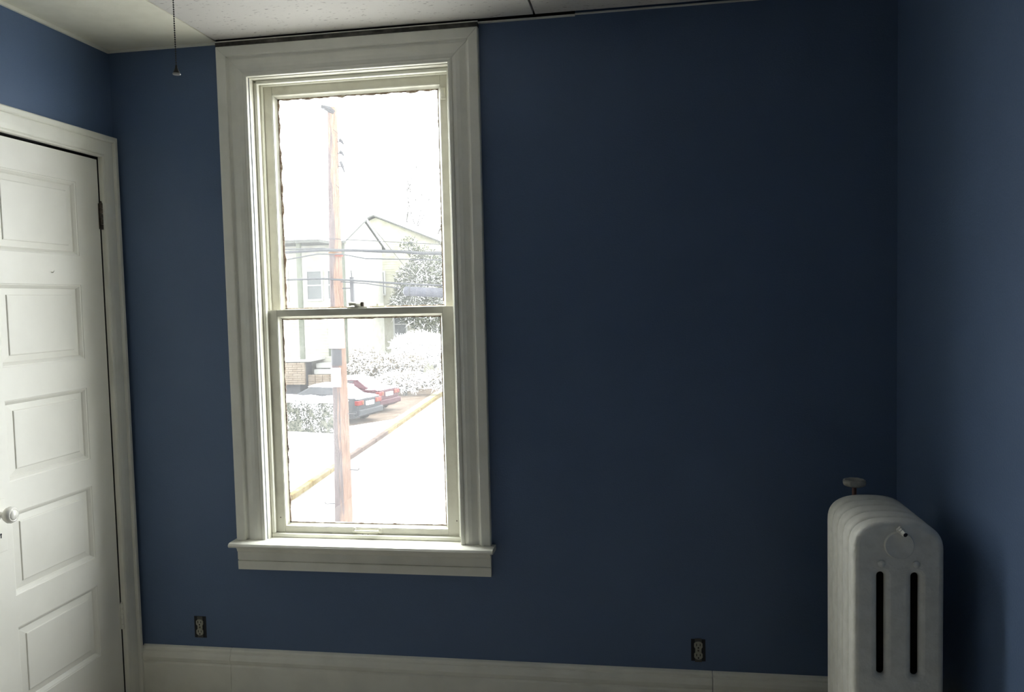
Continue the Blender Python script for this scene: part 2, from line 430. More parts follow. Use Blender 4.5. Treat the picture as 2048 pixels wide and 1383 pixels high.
# casing: profile u from the outer edge in, t proud of the wall
DW = 0.083
dcp = [(0, 0), (0, 0.026), (0.004, 0.029), (0.016, 0.029), (0.020, 0.026), (0.022, 0.019), (0.026, 0.021), (0.055, 0.021), (DW - 0.012, 0.019), (DW - 0.009, 0.016), (DW - 0.006, 0.020), (DW - 0.001, 0.018), (DW, 0.012), (DW, 0)]
bm = bmesh.new(); mold(bm, (0.0003, -0.014, 0.001), (0, 0, 1), (0, -1, 0), (1, 0, 0), 2.245, dcp, 0, -1)
c1 = obj('side_casing', bm, 'trim', dr)
bm = bmesh.new(); mold(bm, (0.0003, -0.824, 0.001), (0, 0, 1), (0, 1, 0), (1, 0, 0), 2.245, dcp, 0, -1)
obj('side_casing', bm, 'trim', dr)
bm = bmesh.new(); mold(bm, (0.0003, -0.824, 2.246), (0, 1, 0), (0, 0, -1), (1, 0, 0), 0.810, dcp, 1, -1)
obj('head_casing', bm, 'trim', dr)

# ================================================================ WINDOW
wd = root('window_1', 'tall white double hung sash window with moulded casing')
WP = [(0, 0), (0, 0.024), (0.003, 0.026), (0.034, 0.026), (0.0375, 0.024), (0.039, 0.015), (0.042, 0.0125), (0.047, 0.0115), (0.056, 0.0135), (0.070, 0.0165), (0.084, 0.0165), (0.095, 0.0135), (0.099, 0.0115), (0.1005, 0.0155), (0.106, 0.0168), (0.1125, 0.0165), (0.114, 0.0150), (0.114, 0)]
X0, X1, ZT = 0.456, 1.455, 2.557
e = 0.0003
bm = bmesh.new(); mold(bm, (X0, -e, 0.6885), (0, 0, 1), (1, 0, 0), (0, -1, 0), ZT - 0.6885, WP, 0, -1)
obj('side_casing', bm, 'trim', wd)
bm = bmesh.new(); mold(bm, (X1, -e, 0.6885), (0, 0, 1), (-1, 0, 0), (0, -1, 0), ZT - 0.6885, WP, 0, -1)
obj('side_casing', bm, 'trim', wd)
bm = bmesh.new(); mold(bm, (X0 + 0.001, -e, ZT + 0.0006), (1, 0, 0), (0, 0, -1), (0, -1, 0), X1 - X0 - 0.002, WP, 1, -1)
obj('head_casing', bm, 'trim', wd)
sc = obj('shade_strip', B((X0, X1, -0.0255, -e, ZT + 0.0012, H - 0.0105)), 'topshade', wd); sc['label'] = 'dark strip above the head casing, painted ceiling shade'  # strip colour paints in the shade under the ceiling edge
# hairline gaps at the two mitres read from the separate pieces; jambs
JX0, JX1, JZ1 = 0.5735, 1.3395, 2.4405
jm = bmesh.new()
for b in ((0.5722, JX0, 0.0, 0.199, 0.661, JZ1), (JX1, 1.3428, 0.0, 0.199, 0.661, JZ1), (0.5722, 1.3428, 0.0, 0.199, JZ1, 2.4448)): box(jm, *b)
obj('jamb', jm, 'sash', wd)
obj('sill', B((JX0, JX1, 0.128, 0.27, 0.655, 0.684), (JX0, JX1, 0.0, 0.128, 0.661, 0.6855)), 'trim', wd, bevel=0.003)
def stopbead(name, y0, y1, w, z0):
    for x0, x1 in ((JX0, JX0 + w), (JX1 - w, JX1)):
        obj(name, B((x0, x1, y0, y1, z0, JZ1)), 'trim', wd, bevel=0.004, seg=3)
    obj(name, B((JX0, JX1, y0, y1, JZ1 - w, JZ1)), 'trim', wd, bevel=0.004, seg=3)
stopbead('stop_bead', 0.030, 0.0475, 0.0145, 0.701)
stopbead('parting_bead', 0.0835, 0.0940, 0.010, 1.56)
obj('stop_bead', B((JX0, JX1, 0.030, 0.0475, 0.6857, 0.7005)), 'trim', wd, bevel=0.004, seg=3)
# stool and apron
sp = [(0, 0), (0.060, 0), (0.070, 0.003), (0.074, 0.0095), (0.070, 0.017), (0.060, 0.0195), (0, 0.0195)]
bm = bmesh.new()
mold(bm, (0.444, -e, 0.6685), (1, 0, 0), (0, -1, 0), (0, 0, 1), 1.026, sp)
box(bm, JX0, JX1, -e, 0.0, 0.6685, 0.688)
obj('stool', bm, 'trim', wd, bevel=0.002)
ap = [(0.571, 0), (0.571, 0.017), (0.604, 0.018), (0.6055, 0.0125), (0.608, 0.0125), (0.6095, 0.018), (0.640, 0.018), (0.6435, 0.022), (0.655, 0.026), (0.662, 0.036), (0.668, 0.041), (0.668, 0)]
bm = bmesh.new(); mold(bm, (0.4535, -e, 0), (1, 0, 0), (0, 0, 1), (0, -1, 0), 0.999, ap)
obj('apron', bm, 'trim', wd)

def smear(name, par, x0, x1, z0, z1, y, wl, wr, wb, wt, seed, step=0.012):
    """ragged ribbon of old paint left on the glass round the sight line"""
    bm = bmesh.new()
    def run(p0, p1, nrm, w, k):
        p0, p1, nrm = Vector(p0), Vector(p1), Vector(nrm)
        n = max(2, int((p1 - p0).length / step)); prev = None
        for i in range(n + 1):
            p = p0.lerp(p1, i / n)
            q = w * (0.55 + 1.1 * abs(noise.noise(Vector((i * 0.35, seed, k)))) + 0.35 * noise.noise(Vector((i * 1.3, seed + 3, k))))
            a, b = bm.verts.new(p), bm.verts.new(p + nrm * max(q, 0.0006))
            c, d = bm.verts.new(p + Vector((0, 0.0006, 0))), bm.verts.new(p + nrm * max(q, 0.0006) + Vector((0, 0.0006, 0)))
            if prev:
                A, Bv, Cc, D = prev
                bm.faces.new((A, a, b, Bv)); bm.faces.new((Cc, D, d, c)); bm.faces.new((Bv, b, d, D))
            prev = (a, b, c, d)
    run((x0, y, z0), (x0, y, z1), (1, 0, 0), wl, 0.1)
    run((x1, y, z0), (x1, y, z1), (-1, 0, 0), wr, 5.1)
    run((x0, y, z0), (x1, y, z0), (0, 0, 1), wb, 9.1)
    run((x0, y, z1), (x1, y, z1), (0, 0, -1), wt, 13.1)
    o = obj(name, bm, 'smear', par); o['label'] = 'ragged brownish paint edge on the glass'

def sash(label, x0, x1, z0, z1, y0, y1, sl, sr, rb, rt, bead, meet_top):
    o = bpy.data.objects.new(label, None); COL.objects.link(o); o.parent = wd; o.empty_display_size = 0.1
    gx0, gx1, gz0, gz1 = x0 + sl, x1 - sr, z0 + rb, z1 - rt
    for a, b in ((x0, gx0), (gx1, x1)): obj('stile', B((a, b, y0, y1, z0, z1)), 'sash', o, bevel=0.0012)
    obj('bottom_rail', B((gx0 + e, gx1 - e, y0 + e, y1, z0, gz0)), 'sash', o, bevel=0.0012)
    obj('top_rail', B((gx0 + e, gx1 - e, y0 + e, y1, gz1, z1)), 'sash', o, bevel=0.0012)
    # sticking: sloped moulding running round the glass
    ym = y0 + 0.022
    prof = [(0, 0), (0, ym - y0 - 0.003), (0.002, ym - y0 - 0.002), (bead * 0.45, 0.010), (bead, 0.002), (bead, 0)]
    bm = bmesh.new()
    hh, ww = gz1 - gz0, gx1 - gx0
    for oo, LL, UU, ln in (((gx0, ym, gz0), (0, 0, 1), (1, 0, 0), hh), ((gx1, ym, gz0), (0, 0, 1), (-1, 0, 0), hh),
                           ((gx0, ym, gz0), (1, 0, 0), (0, 0, 1), ww), ((gx0, ym, gz1), (1, 0, 0), (0, 0, -1), ww)):
        mold(bm, oo, LL, UU, (0, -1, 0), ln, prof, 1, -1)
    obj('sticking', bm, 'sash', o)
    obj('pane', B((gx0 + 0.001, gx1 - 0.001, ym + 0.0005, ym + 0.0035, gz0 + 0.001, gz1 - 0.001)), 'pane', o)
    return o, (gx0 + bead, gx1 - bead, gz0 + bead, gz1 - bead, ym)
us, g = sash('upper_sash', JX0 + 0.0015, JX1 - 0.0015, 1.545, 2.439, 0.0945, 0.128, 0.0410, 0.0535, 0.016, 0.039, 0.013, False)
smear('paint_edge', us, g[0], g[1], g[2], g[3], g[4] - 0.0012, 0.009, 0.005, 0.004, 0.008, 1.7)
obj('sash_stop', B((1.287, 1.3065, 0.084, 0.0943, 2.340, 2.384), (1.289, 1.3045, 0.081, 0.0943, 2.350, 2.374)), 'sash', us, bevel=0.002)
ls, g = sash('lower_sash', JX0 + 0.0015, JX1 - 0.0015, 0.688, 1.5715, 0.0480, 0.082, 0.0480, 0.0585, 0.036, 0.024, 0.011, True)
smear('paint_edge', ls, g[0], g[1], g[2], g[3], g[4] - 0.0012, 0.006, 0.004, 0.005, 0.006, 8.3)
# sash lift (bar pull)
bm = bmesh.new()
tube(bm, [(0.910, 0.044, 0.7145), (0.916, 0.036, 0.715), (0.927, 0.033, 0.7155), (0.957, 0.0325, 0.7155), (0.987, 0.033, 0.7155), (0.999, 0.036, 0.715), (1.005, 0.044, 0.7145)], 0.0042, 8)
for cx in (0.906, 1.009):
    lathe(bm, (cx, 0.0479, 0.7145), (0, -1, 0), [(0, 0), (0.011, 0), (0.011, 0.002), (0.008, 0.004), (0, 0.0045)], 18)
obj('sash_lift', bm, 'sash', ls, smooth=True)
bm = bmesh.new()
for cx in (0.939, 0.960): lathe(bm, (cx, 0.0479, 0.6985), (0, -1, 0), [(0, 0), (0.0032, 0), (0.0032, 0.0004), (0, 0.0005)], 12)
obj('screw_hole', bm, 'dark', ls)
for i, cx in enumerate((0.625, 1.313)):
    bm = bmesh.new(); lathe(bm, (cx - (0.02 if i == 0 else 0), 0.0479, 0.760), (0, -1, 0), [(0, 0), (0.0024, 0), (0.0024, 0.0004), (0, 0.0005)], 10); obj('nail_head', bm, 'bronze', ls)
# sash lock on the meeting rail
bm = bmesh.new(); box(bm, 0.905, 0.985, 0.054, 0.080, 1.5716, 1.5770)
lk = obj('sash_lock', bm, 'sash', ls, bevel=0.0012)
bm = bmesh.new(); lathe(bm, (0.945, 0.066, 1.5770), (0, 0, 1), [(0, 0), (0.0145, 0), (0.0145, 0.006), (0.010, 0.012), (0, 0.013)], 20)
tube(bm, [(0.950, 0.066, 1.584), (0.935, 0.060, 1.5875), (0.923, 0.055, 1.589), (0.914, 0.052, 1.5875)], [0.005, 0.006, 0.0075, 0.0085], 10)
obj('lock_lever', bm, 'sash', lk, smooth=True)
bm = bmesh.new(); lathe(bm, (0.962, 0.068, 1.5770), (0, 0, 1), [(0, 0), (0.008, 0), (0.008, 0.014), (0.006, 0.0175), (0, 0.018)], 14); obj('lock_cam', bm, 'bronze', lk, smooth=True)
bm = bmesh.new(); box(bm, 1.000, 1.046, 0.086, 0.096, 1.5722, 1.5775); lathe(bm, (1.016, 0.090, 1.5775), (0, 0, 1), [(0, 0), (0.008, 0), (0.006, 0.010), (0, 0.012)], 12); obj('lock_keeper', bm, 'sash', us)

# ================================================================ OUTLETS
def outlet(cx, cz, w, h, label):
    t = thing('wall_outlet', label, 'outlet', 'bare duplex outlets in the window wall', (cx, 0, cz))
    bm = bmesh.new(); hw, hh = w / 2, h / 2
    for b in ((-hw, hw, -0.0012, -0.0002, -hh, hh),): box(bm, *b)
    obj('recess', bm, 'boxgrey', t)
    bm = bmesh.new()
    box(bm, -0.012, 0.012, -0.0035, -0.0012, -0.043, 0.043)
    obj('yoke', bm, 'yoke', t, bevel=0.001)
    for s in (1, -1):
        bm = bmesh.new(); vs = []
        N = 28
        for k in range(N):
            a = 2 * PI * k / N
            vs.append((max(-0.0148, min(0.0148, 0.0168 * math.cos(a))), 0.0140 * math.sin(a) + s * 0.0185))
        a_ = [bm.verts.new((x, -0.0035, z)) for x, z in vs]; b_ = [bm.verts.new((x * 0.96, -0.0075, (z - s * 0.0185) * 0.96 + s * 0.0185)) for x, z in vs]
        for k in range(N): bm.faces.new((a_[k], a_[(k + 1) % N], b_[(k + 1) % N], b_[k]))
        bm.faces.new(b_)
        fo = obj('socket', bm, 'ivory', t)
        bm = bmesh.new()
        for sx, hh2 in ((-0.0062, 0.0046), (0.0062, 0.0038)): box(bm, sx - 0.0013, sx + 0.0013, -0.0079, -0.0074, s * 0.0185 + 0.003 - hh2, s * 0.0185 + 0.003 + hh2)
        lathe(bm, (0, -0.0074, s * 0.0185 - 0.0075), (0, -1, 0), [(0, 0), (0.0028, 0), (0.0028, 0.0005), (0, 0.0006)], 12)
        obj('slots', bm, 'dark', fo)
    obj('receptacle_body', B((-0.0105, 0.0105, -0.0052, -0.0034, -0.026, 0.026)), 'ivory', t, bevel=0.0008)
    bm = bmesh.new(); lathe(bm, (0, -0.0052, 0), (0, -1, 0), [(0, 0), (0.0035, 0), (0.003, 0.0015), (0, 0.002)], 12); obj('centre_screw', bm, 'bronze', t)
    return t
o1 = outlet(0.2715, 0.3275, 0.050, 0.086, 'bare duplex outlet without cover plate, beside the door casing')
o2 = outlet(2.1965, 0.3225, 0.050, 0.080, 'bare duplex outlet without cover plate, nearest the radiator')

# ================================================================ PULL CHAIN
pc = thing('pull_chain', 'dark beaded pull chain with bell shaped end hanging from the ceiling', 'pull chain', None, (1.151, -1.45, 2.03))
bm = bmesh.new(); zb, k = 0.014, 0
while zb < H - 2.03 - 0.012:
    bmesh.ops.create_icosphere(bm, subdivisions=1, radius=0.00165, matrix=Matrix.Translation((0, 0, zb)))
    zb += 0.0043
tube(bm, [(0, 0, 0.012), (0, 0, H - 2.03 - 0.01)], 0.0005, 6)
bc = obj('bead_chain', bm, 'chain', pc, smooth=True); bc['kind'] = 'stuff'
bm = bmesh.new(); lathe(bm, (0, 0, 0), (0, 0, 1), [(0.0, 0.003), (0.0055, 0.002), (0.0066, 0.003), (0.0052, 0.0065), (0.0035, 0.010), (0.0022, 0.014), (0.0022, 0.017), (0, 0.0175)], 18)
obj('pull_bell', bm, 'chain', pc, smooth=True)
bm = bmesh.new(); lathe(bm, (0, 0, 0), (0, 0, 1), [(0.004, 0.0), (0.0070, 0.0004), (0.0076, 0.0015), (0.0068, 0.003), (0.004, 0.003)], 18)
obj('bell_rim', bm, 'bellrim', pc, smooth=True)
bm = bmesh.new(); lathe(bm, (0, 0, H - 2.03 - 0.014), (0, 0, 1), [(0, 0), (0.004, 0.0), (0.006, 0.004), (0.012, 0.009), (0.016, 0.0139), (0, 0.0139)], 18); obj('ceiling_hook', bm, 'chain', pc, smooth=True)

# ================================================================ RADIATOR
RX, RYN, RTOP, NSEC, PITCHR = 2.6645, -0.700, 0.990, 5, 0.0625
rad = thing('radiator', 'white painted cast iron column radiator standing in the right corner', 'radiator', None, (RX, RYN, 0))
def section_mesh():
    cu = bpy.data.curves.new('section', 'CURVE'); cu.dimensions = '2D'; cu.fill_mode = 'BOTH'
    bev = 0.015
    cu.extrude = (PITCHR - 0.0015) / 2 - bev; cu.bevel_depth = bev; cu.bevel_resolution = 3; cu.offset = -bev
    def spl(pts):
        s = cu.splines.new('POLY'); s.points.add(len(pts) - 1); s.use_cyclic_u = True
        for p, (x, y) in zip(s.points, pts): p.co = (x, y, 0, 1)
    hw, out = 0.1125, []
    zsh = RTOP - 0.078                                     # shoulder
    for k in range(25):                                    # arched top, squarish shoulders
        a = PI * k / 24
        c, s_ = math.cos(a), math.sin(a)
        out.append((hw * math.copysign(abs(c) ** 0.72, c), zsh + 0.078 * abs(s_) ** 0.80))
    out += [(-hw, 0.16), (-hw + 0.02, 0.11), (-0.03, 0.095), (0.03, 0.095), (hw - 0.02, 0.11), (hw, 0.16)]
    spl(out)
    for cx in (-0.0425, 0.0415):
        for z0, z1 in ((0.582, 0.855), (0.24, 0.52)):
            r = 0.009; pts = []
            for k in range(9): a = PI * k / 8; pts.append((cx + r * math.cos(a), z1 - r + r * math.sin(a)))
            for k in range(9): a = PI + PI * k / 8; pts.append((cx + r * math.cos(a), z0 + r + r * math.sin(a)))
            spl(pts)
    co = bpy.data.objects.new('tmp', cu); COL.objects.link(co)
    dg = bpy.context.evaluated_depsgraph_get(); dg.update()
    me = bpy.data.meshes.new_from_object(co.evaluated_get(dg))
    bpy.data.objects.remove(co); bpy.data.curves.remove(cu)
    me.transform(Matrix.Rotation(PI / 2, 4, 'X'))
    for v in me.vertices:                                  # behind the front lip each slot opens out between the round tubes
        if v.co.y > 0.0:
            for cx in (-0.0425, 0.0415):
                if abs(v.co.x - cx) < 0.0285 and 0.20 < v.co.z < 0.90:
                    v.co.x += math.copysign(0.013, v.co.x - cx)
    me.name = 'section'
    return me
sm = section_mesh()
sm.materials.clear(); sm.materials.append(M['rad']); sm.materials.append(M['slotdark'])
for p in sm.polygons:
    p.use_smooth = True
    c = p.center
    if 0.2 < c.z < 0.9 and min(abs(c.x + 0.0425), abs(c.x - 0.0415)) < 0.032 and abs(p.normal.y) < 0.95 and c.y > -0.0158: p.material_index = 1  # slot walls take the darker colour
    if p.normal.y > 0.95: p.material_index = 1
sm2 = sm.copy(); sm2.name = 'section_inner'                # faces between the sections take the darker colour
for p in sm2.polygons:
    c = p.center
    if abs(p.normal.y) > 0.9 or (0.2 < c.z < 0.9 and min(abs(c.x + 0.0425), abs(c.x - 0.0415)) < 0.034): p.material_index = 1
for k in range(NSEC):
    o = bpy.data.objects.new('section', sm if k == 0 else sm2); COL.objects.link(o); o.parent = rad
    o.location = (0, PITCHR * (k + 0.5), 0)
    md = o.modifiers.new('edges', 'EDGE_SPLIT'); md.split_angle = math.radians(50)
bm = bmesh.new(); lathe(bm, (0.0005, 0.0002, 0.930), (0, -1, 0), [(0, 0), (0.037, 0.0), (0.0365, 0.0030), (0.0345, 0.0062), (0.031, 0.0048), (0, 0.0050)], 40)
obj('end_boss', bm, 'rad', rad, smooth=True)
for cx in (-0.0425, 0.0425):
    bm = bmesh.new(); lathe(bm, (cx, 0.0002, 0.880), (0, -1, 0), [(0, 0), (0.0095, 0.0), (0.009, 0.0025), (0.006, 0.0048), (0, 0.0050)], 18); obj('cast_dimple', bm, 'rad', rad, smooth=True)
bm = bmesh.new()
d = Vector((0.25, -1, -0.28)).normalized()
lathe(bm, (0.003, 0.001, 0.9705), d, [(0, 0), (0.011, 0), (0.011, 0.004), (0.0085, 0.007), (0.0090, 0.012), (0.0072, 0.013), (0.0072, 0.024), (0.0062, 0.026), (0, 0.026)], 6)
av = obj('air_vent', bm, 'rad', rad)
bm = bmesh.new(); lathe(bm, Vector((0.003, 0.001, 0.9705)) + d * 0.026, d, [(0, 0), (0.0056, 0), (0.0056, 0.0006), (0, 0.0008)], 12); obj('vent_hole', bm, 'dark', av)
for yy in (PITCHR * 0.5, PITCHR * (NSEC - 0.5)):
    for s in (-1, 1):
        bm = bmesh.new(); lathe(bm, (s * 0.075, yy, 0.001), (0, 0, 1), [(0, 0), (0.026, 0), (0.028, 0.012), (0.018, 0.03), (0.016, 0.09), (0.026, 0.15), (0, 0.15)], 16); obj('leg', bm, 'rad', rad, smooth=True)
# supply valve standing at the far end
vy = PITCHR * NSEC
vv = bmesh.new()
lathe(vv, (-0.022, vy + 0.045, 0.001), (0, 0, 1), [(0, 0), (0.014, 0), (0.014, 0.86), (0.022, 0.865), (0.024, 0.90), (0.020, 0.925), (0.014, 0.932), (0.012, 0.955), (0, 0.956)], 18)
lathe(vv, (-0.022, vy + 0.045, 0.885), (0, -1, 0), [(0, 0), (0.017, 0), (0.017, 0.022), (0.021, 0.024), (0.021, 0.044), (0, 0.045)], 16)
va = obj('valve', vv, 'rad', rad, smooth=True)
bm = bmesh.new(); lathe(bm, (-0.022, vy + 0.045, 0.956), (0, 0, 1), [(0, 0), (0.0065, 0), (0.0065, 0.043), (0, 0.043)], 12); obj('valve_stem', bm, 'redpipe', va, smooth=True)
bm = bmesh.new()
zc = 0.999
N = 48; prof = [(0.010, 0.000), (0.022, 0.002), (0.030, 0.006), (0.033, 0.013), (0.032, 0.020), (0.027, 0.023), (0.022, 0.020), (0.012, 0.017), (0.0, 0.017)]
rings = []
for r, h in prof:
    rings.append([bm.verts.new((-0.022 + r * (1 + 0.05 * math.sin(8 * 2 * PI * k / N) * (r > 0.025)) * math.cos(2 * PI * k / N), vy + 0.045 + r * (1 + 0.05 * math.sin(8 * 2 * PI * k / N) * (r > 0.025)) * math.sin(2 * PI * k / N), zc + h)) for k in range(N)])
for a, b in zip(rings, rings[1:]):
    for k in range(N): bm.faces.new((a[k], a[(k + 1) % N], b[(k + 1) % N], b[k]))
bm.faces.new(rings[0][::-1])
obj('hand_wheel', bm, 'valve', va, smooth=True)

# ================================================================ EXTERIOR
ZG = -3.2
def poly(name, pts, z0, z1, m, label):
    bm = bmesh.new()
    a = [bm.verts.new((x, y, z1)) for x, y in pts]; b = [bm.verts.new((x, y, z0)) for x, y in pts]
    bm.faces.new(a); bm.faces.new(b[::-1]); n = len(pts)
    for i in range(n): bm.faces.new((a[i], b[i], b[(i + 1) % n], a[(i + 1) % n]))
    return struct(obj(name, bm, m), label)
poly('ground', [(-160, 1.2), (160, 1.2), (160, 260), (-160, 260)], ZG - 0.4, ZG - 0.06, 'snow', 'snow covered ground outside the window')
poly('street', [(-40, 12.9), (-8.6, 13.4), (-7.2, 14.2), (-6.57, 15.65), (-6.9, 20.2), (-7.25, 25.4), (-8.2, 37.8), (-11.2, 70), (-3.5, 70), (-0.6, 37.8), (0.6, 20), (2.4, 14), (6, 12.9), (40, 12.6), (40, 9.5), (-40, 9.5)][::-1], ZG - 0.3, ZG, 'road', 'slushy pale street running away from the window')
poly('yard', [(-60, 0.3), (60, 0.3), (60, 9.3), (-60, 9.3)], ZG - 0.3, ZG + 0.02, 'darkyard', 'unseen dark yard added below the window to cut snow bounce')  # dark ground added out of view to dim snow bounce on the ceiling
kline = [(-40, 12.95), (-8.75, 13.45), (-7.35, 14.25), (-6.74, 15.67), (-7.07, 20.2), (-7.42, 25.4), (-8.37, 37.8), (-11.37, 70)]
poly('lawn', kline + [(-60, 70), (-60, 12.95)], ZG - 0.2, ZG + 0.10, 'snow', 'snowy lawn left of the street')
poly('verge', [(-7.40, 23.3), (-7.42, 25.4), (-8.37, 37.8), (-8.75, 38.0), (-7.98, 28.8), (-8.2, 24.2)][::-1], ZG, ZG + 0.115, 'straw', 'straw coloured grass strip beside the kerb')
poly('driveway', [(-9.45, 26.2), (-8.0, 28.4), (-8.5, 36.0), (-8.8, 39.6), (-18, 38), (-18, 28)], ZG, ZG + 0.112, 'leafdrive', 'brown leaf strewn driveway under the cars')
kb = root('kerb', 'yellow painted kerb with a bare brown stretch')
def kpts(step):
    pts = kline[1:]; out = [Vector(pts[0])]
    for a, b in zip(pts, pts[1:]):
        a, b = Vector(a), Vector(b); n = max(1, round((b - a).length / step))
        out += [a.lerp(b, i / n) for i in range(1, n + 1)]
    return out
kp = kpts(1.5)
for a, b in zip(kp, kp[1:]):
    if a.y > 45: break
    d_ = (b - a).normalized(); nrm = Vector((d_.y, -d_.x))
    bm = bmesh.new(); q = 0.015
    A, Bp = a + d_ * q, b - d_ * q
    base = [A, Bp, Bp + nrm * 0.17, A + nrm * 0.17]
    lo = [bm.verts.new((p.x, p.y, ZG - 0.05)) for p in base]; hi = [bm.verts.new((p.x, p.y, ZG + 0.135)) for p in base]
    bm.faces.new(hi); bm.faces.new(lo[::-1])
    for i in range(4): bm.faces.new((lo[i], lo[(i + 1) % 4], hi[(i + 1) % 4], hi[i]))
    mid = (a.y + b.y) / 2
    o = obj('kerb_stone', bm, 'kerbstone' if 19.6 < mid < 25.6 else 'kerbyellow', kb, bevel=0.02)
# ploughed snow bank on the near side of the street
bm = bmesh.new()
nx, ny = 60, 14
g_ = [[bm.verts.new((-12 + 18 * i / nx, 10.6 + 2.6 * j / ny, ZG - 0.1 + 0.60 * math.sin(PI * min(1, max(0, j / ny))) ** 0.8 * min(1, i / 5, (nx - i) / 5) * (0.92 + 0.16 * noise.noise(Vector((i * 0.3, j * 0.4, 2)))))) for j in range(ny + 1)] for i in range(nx + 1)]
for i in range(nx):
    for j in range(ny): bm.faces.new((g_[i][j], g_[i + 1][j], g_[i + 1][j + 1], g_[i][j + 1]))
tag(obj('snow_bank', bm, 'snow', smooth=True), 'ploughed white snow bank at the foot of the pole', 'snow bank')

# ---- utility pole
PX, PYY = -4.035, 12.5
pole = thing('utility_pole', 'brown wooden utility pole standing beyond the window', 'utility pole', None, (PX, PYY, ZG))
bm = bmesh.new()
prof = []; zs = 24
nseg = 26; rings = []
for i in range(41):
    t = i / 40; z = -0.3 + t * 8.95
    cx = 0.0 + (0.075) * t + 0.012 * math.sin(t * 7)
    r = 0.183 - 0.088 * t ** 1.0
    rings.append([bm.verts.new((cx + r * (1 + 0.025 * noise.noise(Vector((math.cos(2 * PI * k / nseg) * 2, math.sin(2 * PI * k / nseg) * 2, z * 0.8)))) * math.cos(2 * PI * k / nseg), r * math.sin(2 * PI * k / nseg), z)) for k in range(nseg)])
for a, b in zip(rings, rings[1:]):
    for k in range(nseg): bm.faces.new((a[k], a[(k + 1) % nseg], b[(k + 1) % nseg], b[k]))
bm.faces.new(rings[0][::-1]); bm.faces.new(rings[-1])
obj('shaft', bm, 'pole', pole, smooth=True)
def pz(z): return z - ZG
def pcx(z): return 0.075 * (pz(z) + 0.3) / 8.95
def prad(z): return 0.183 - 0.088 * (pz(z) + 0.3) / 8.95
bm = bmesh.new()                                             # grey cap bracket at the top
tube(bm, [(pcx(5.4) + 0.06, -0.05, pz(5.33)), (pcx(5.4) - 0.02, -0.09, pz(5.40)), (pcx(5.4) - 0.17, -0.12, pz(5.46))], [0.05, 0.06, 0.035], 8)
obj('top_bracket', bm, 'steel', pole, smooth=True)
def wrap(name, z0, z1, a0, a1, th, m, label=None):
    bm = bmesh.new(); n = 14; r0 = prad((z0 + z1) / 2) + 0.002
    I = []
    for k in range(n + 1):
        a = a0 + (a1 - a0) * k / n
        I.append([bm.verts.new((pcx(z) + r * math.cos(a), r * math.sin(a), pz(z))) for r, z in ((r0, z0), (r0 + th, z0), (r0 + th, z1), (r0, z1))])
    for p, q in zip(I, I[1:]):
        for j in range(4): bm.faces.new((p[j], q[j], q[(j + 1) % 4], p[(j + 1) % 4]))
    bm.faces.new(I[0]); bm.faces.new(I[-1][::-1])
    o = obj(name, bm, m, pole, smooth=True)
    if label: o['label'] = label
    return o
V = PI * 1.5                                                 # towards the house
def plate(name, x0, x1, z0, z1, m, label):
    bm = bmesh.new(); box(bm, x0, x1, -prad(z0) - 0.03, -prad(z0) - 0.005, pz(z0), pz(z1))
    o = obj(name, bm, m, pole, bevel=0.02); o['label'] = label
    return o
plate('upper_sign', -0.105, 0.225, 0.72, 1.30, 'sign', 'larger blank white panel')
plate('lower_sign', -0.075, 0.125, -0.05, 0.33, 'sign', 'small blank white notice')
wrap('dark_band', 0.37, 0.70, V - 1.25, V + 0.75, 0.004, 'steel', 'dark worn band between the white panels')
wrap('cable_guard', 2.572, 2.622, V - 1.5, V + 0.35, 0.028, 'orange', 'bright orange guard')
wrap('cable_guard', 2.525, 2.572, V + 0.2, V + 1.5, 0.028, 'redguard', 'red orange guard')
bm = bmesh.new(); box(bm, 0.335, 0.405, -0.05, 0.02, pz(1.62), pz(2.12)); tube(bm, [(0.37, -0.02, pz(2.1)), (0.36, -0.02, pz(2.25))], 0.012, 6); tube(bm, [(0.37, -0.02, pz(1.9)), (0.13, 0, pz(1.9))], 0.014, 6)
bx = obj('terminal_box', bm, 'steel', pole)
for dz, side in ((-1.73, 1), (-2.43, -1), (-1.15, -1), (-0.6, 1)):
    x_ = pcx(dz) + side * prad(dz)
    bm = bmesh.new(); tube(bm, [(x_ - side * 0.05, -0.02, pz(dz)), (x_ + side * 0.17, -0.02, pz(dz) - 0.012), (x_ + side * 0.195, -0.02, pz(dz)), (x_ + side * 0.20, -0.02, pz(dz) + 0.03)], 0.009, 6); obj('step_bolt', bm, 'steel', pole, smooth=True)
for zc_, ln in ((4.78, 0.10), (4.30, 0.22), (4.55, 0.10)):
    bm = bmesh.new(); x_ = pcx(zc_) + prad(zc_)
    tube(bm, [(x_ - 0.03, 0, pz(zc_)), (x_ + 0.07, -0.02, pz(zc_))], 0.012, 6)
    tube(bm, [(x_ + 0.05, -0.03, pz(zc_) + ln * 0.4), (x_ + 0.09, -0.03, pz(zc_)), (x_ + 0.13, -0.03, pz(zc_) - ln * 0.6)], [0.03, 0.03, 0.012], 8)
    obj('insulator', bm, 'steel', pole, smooth=True)

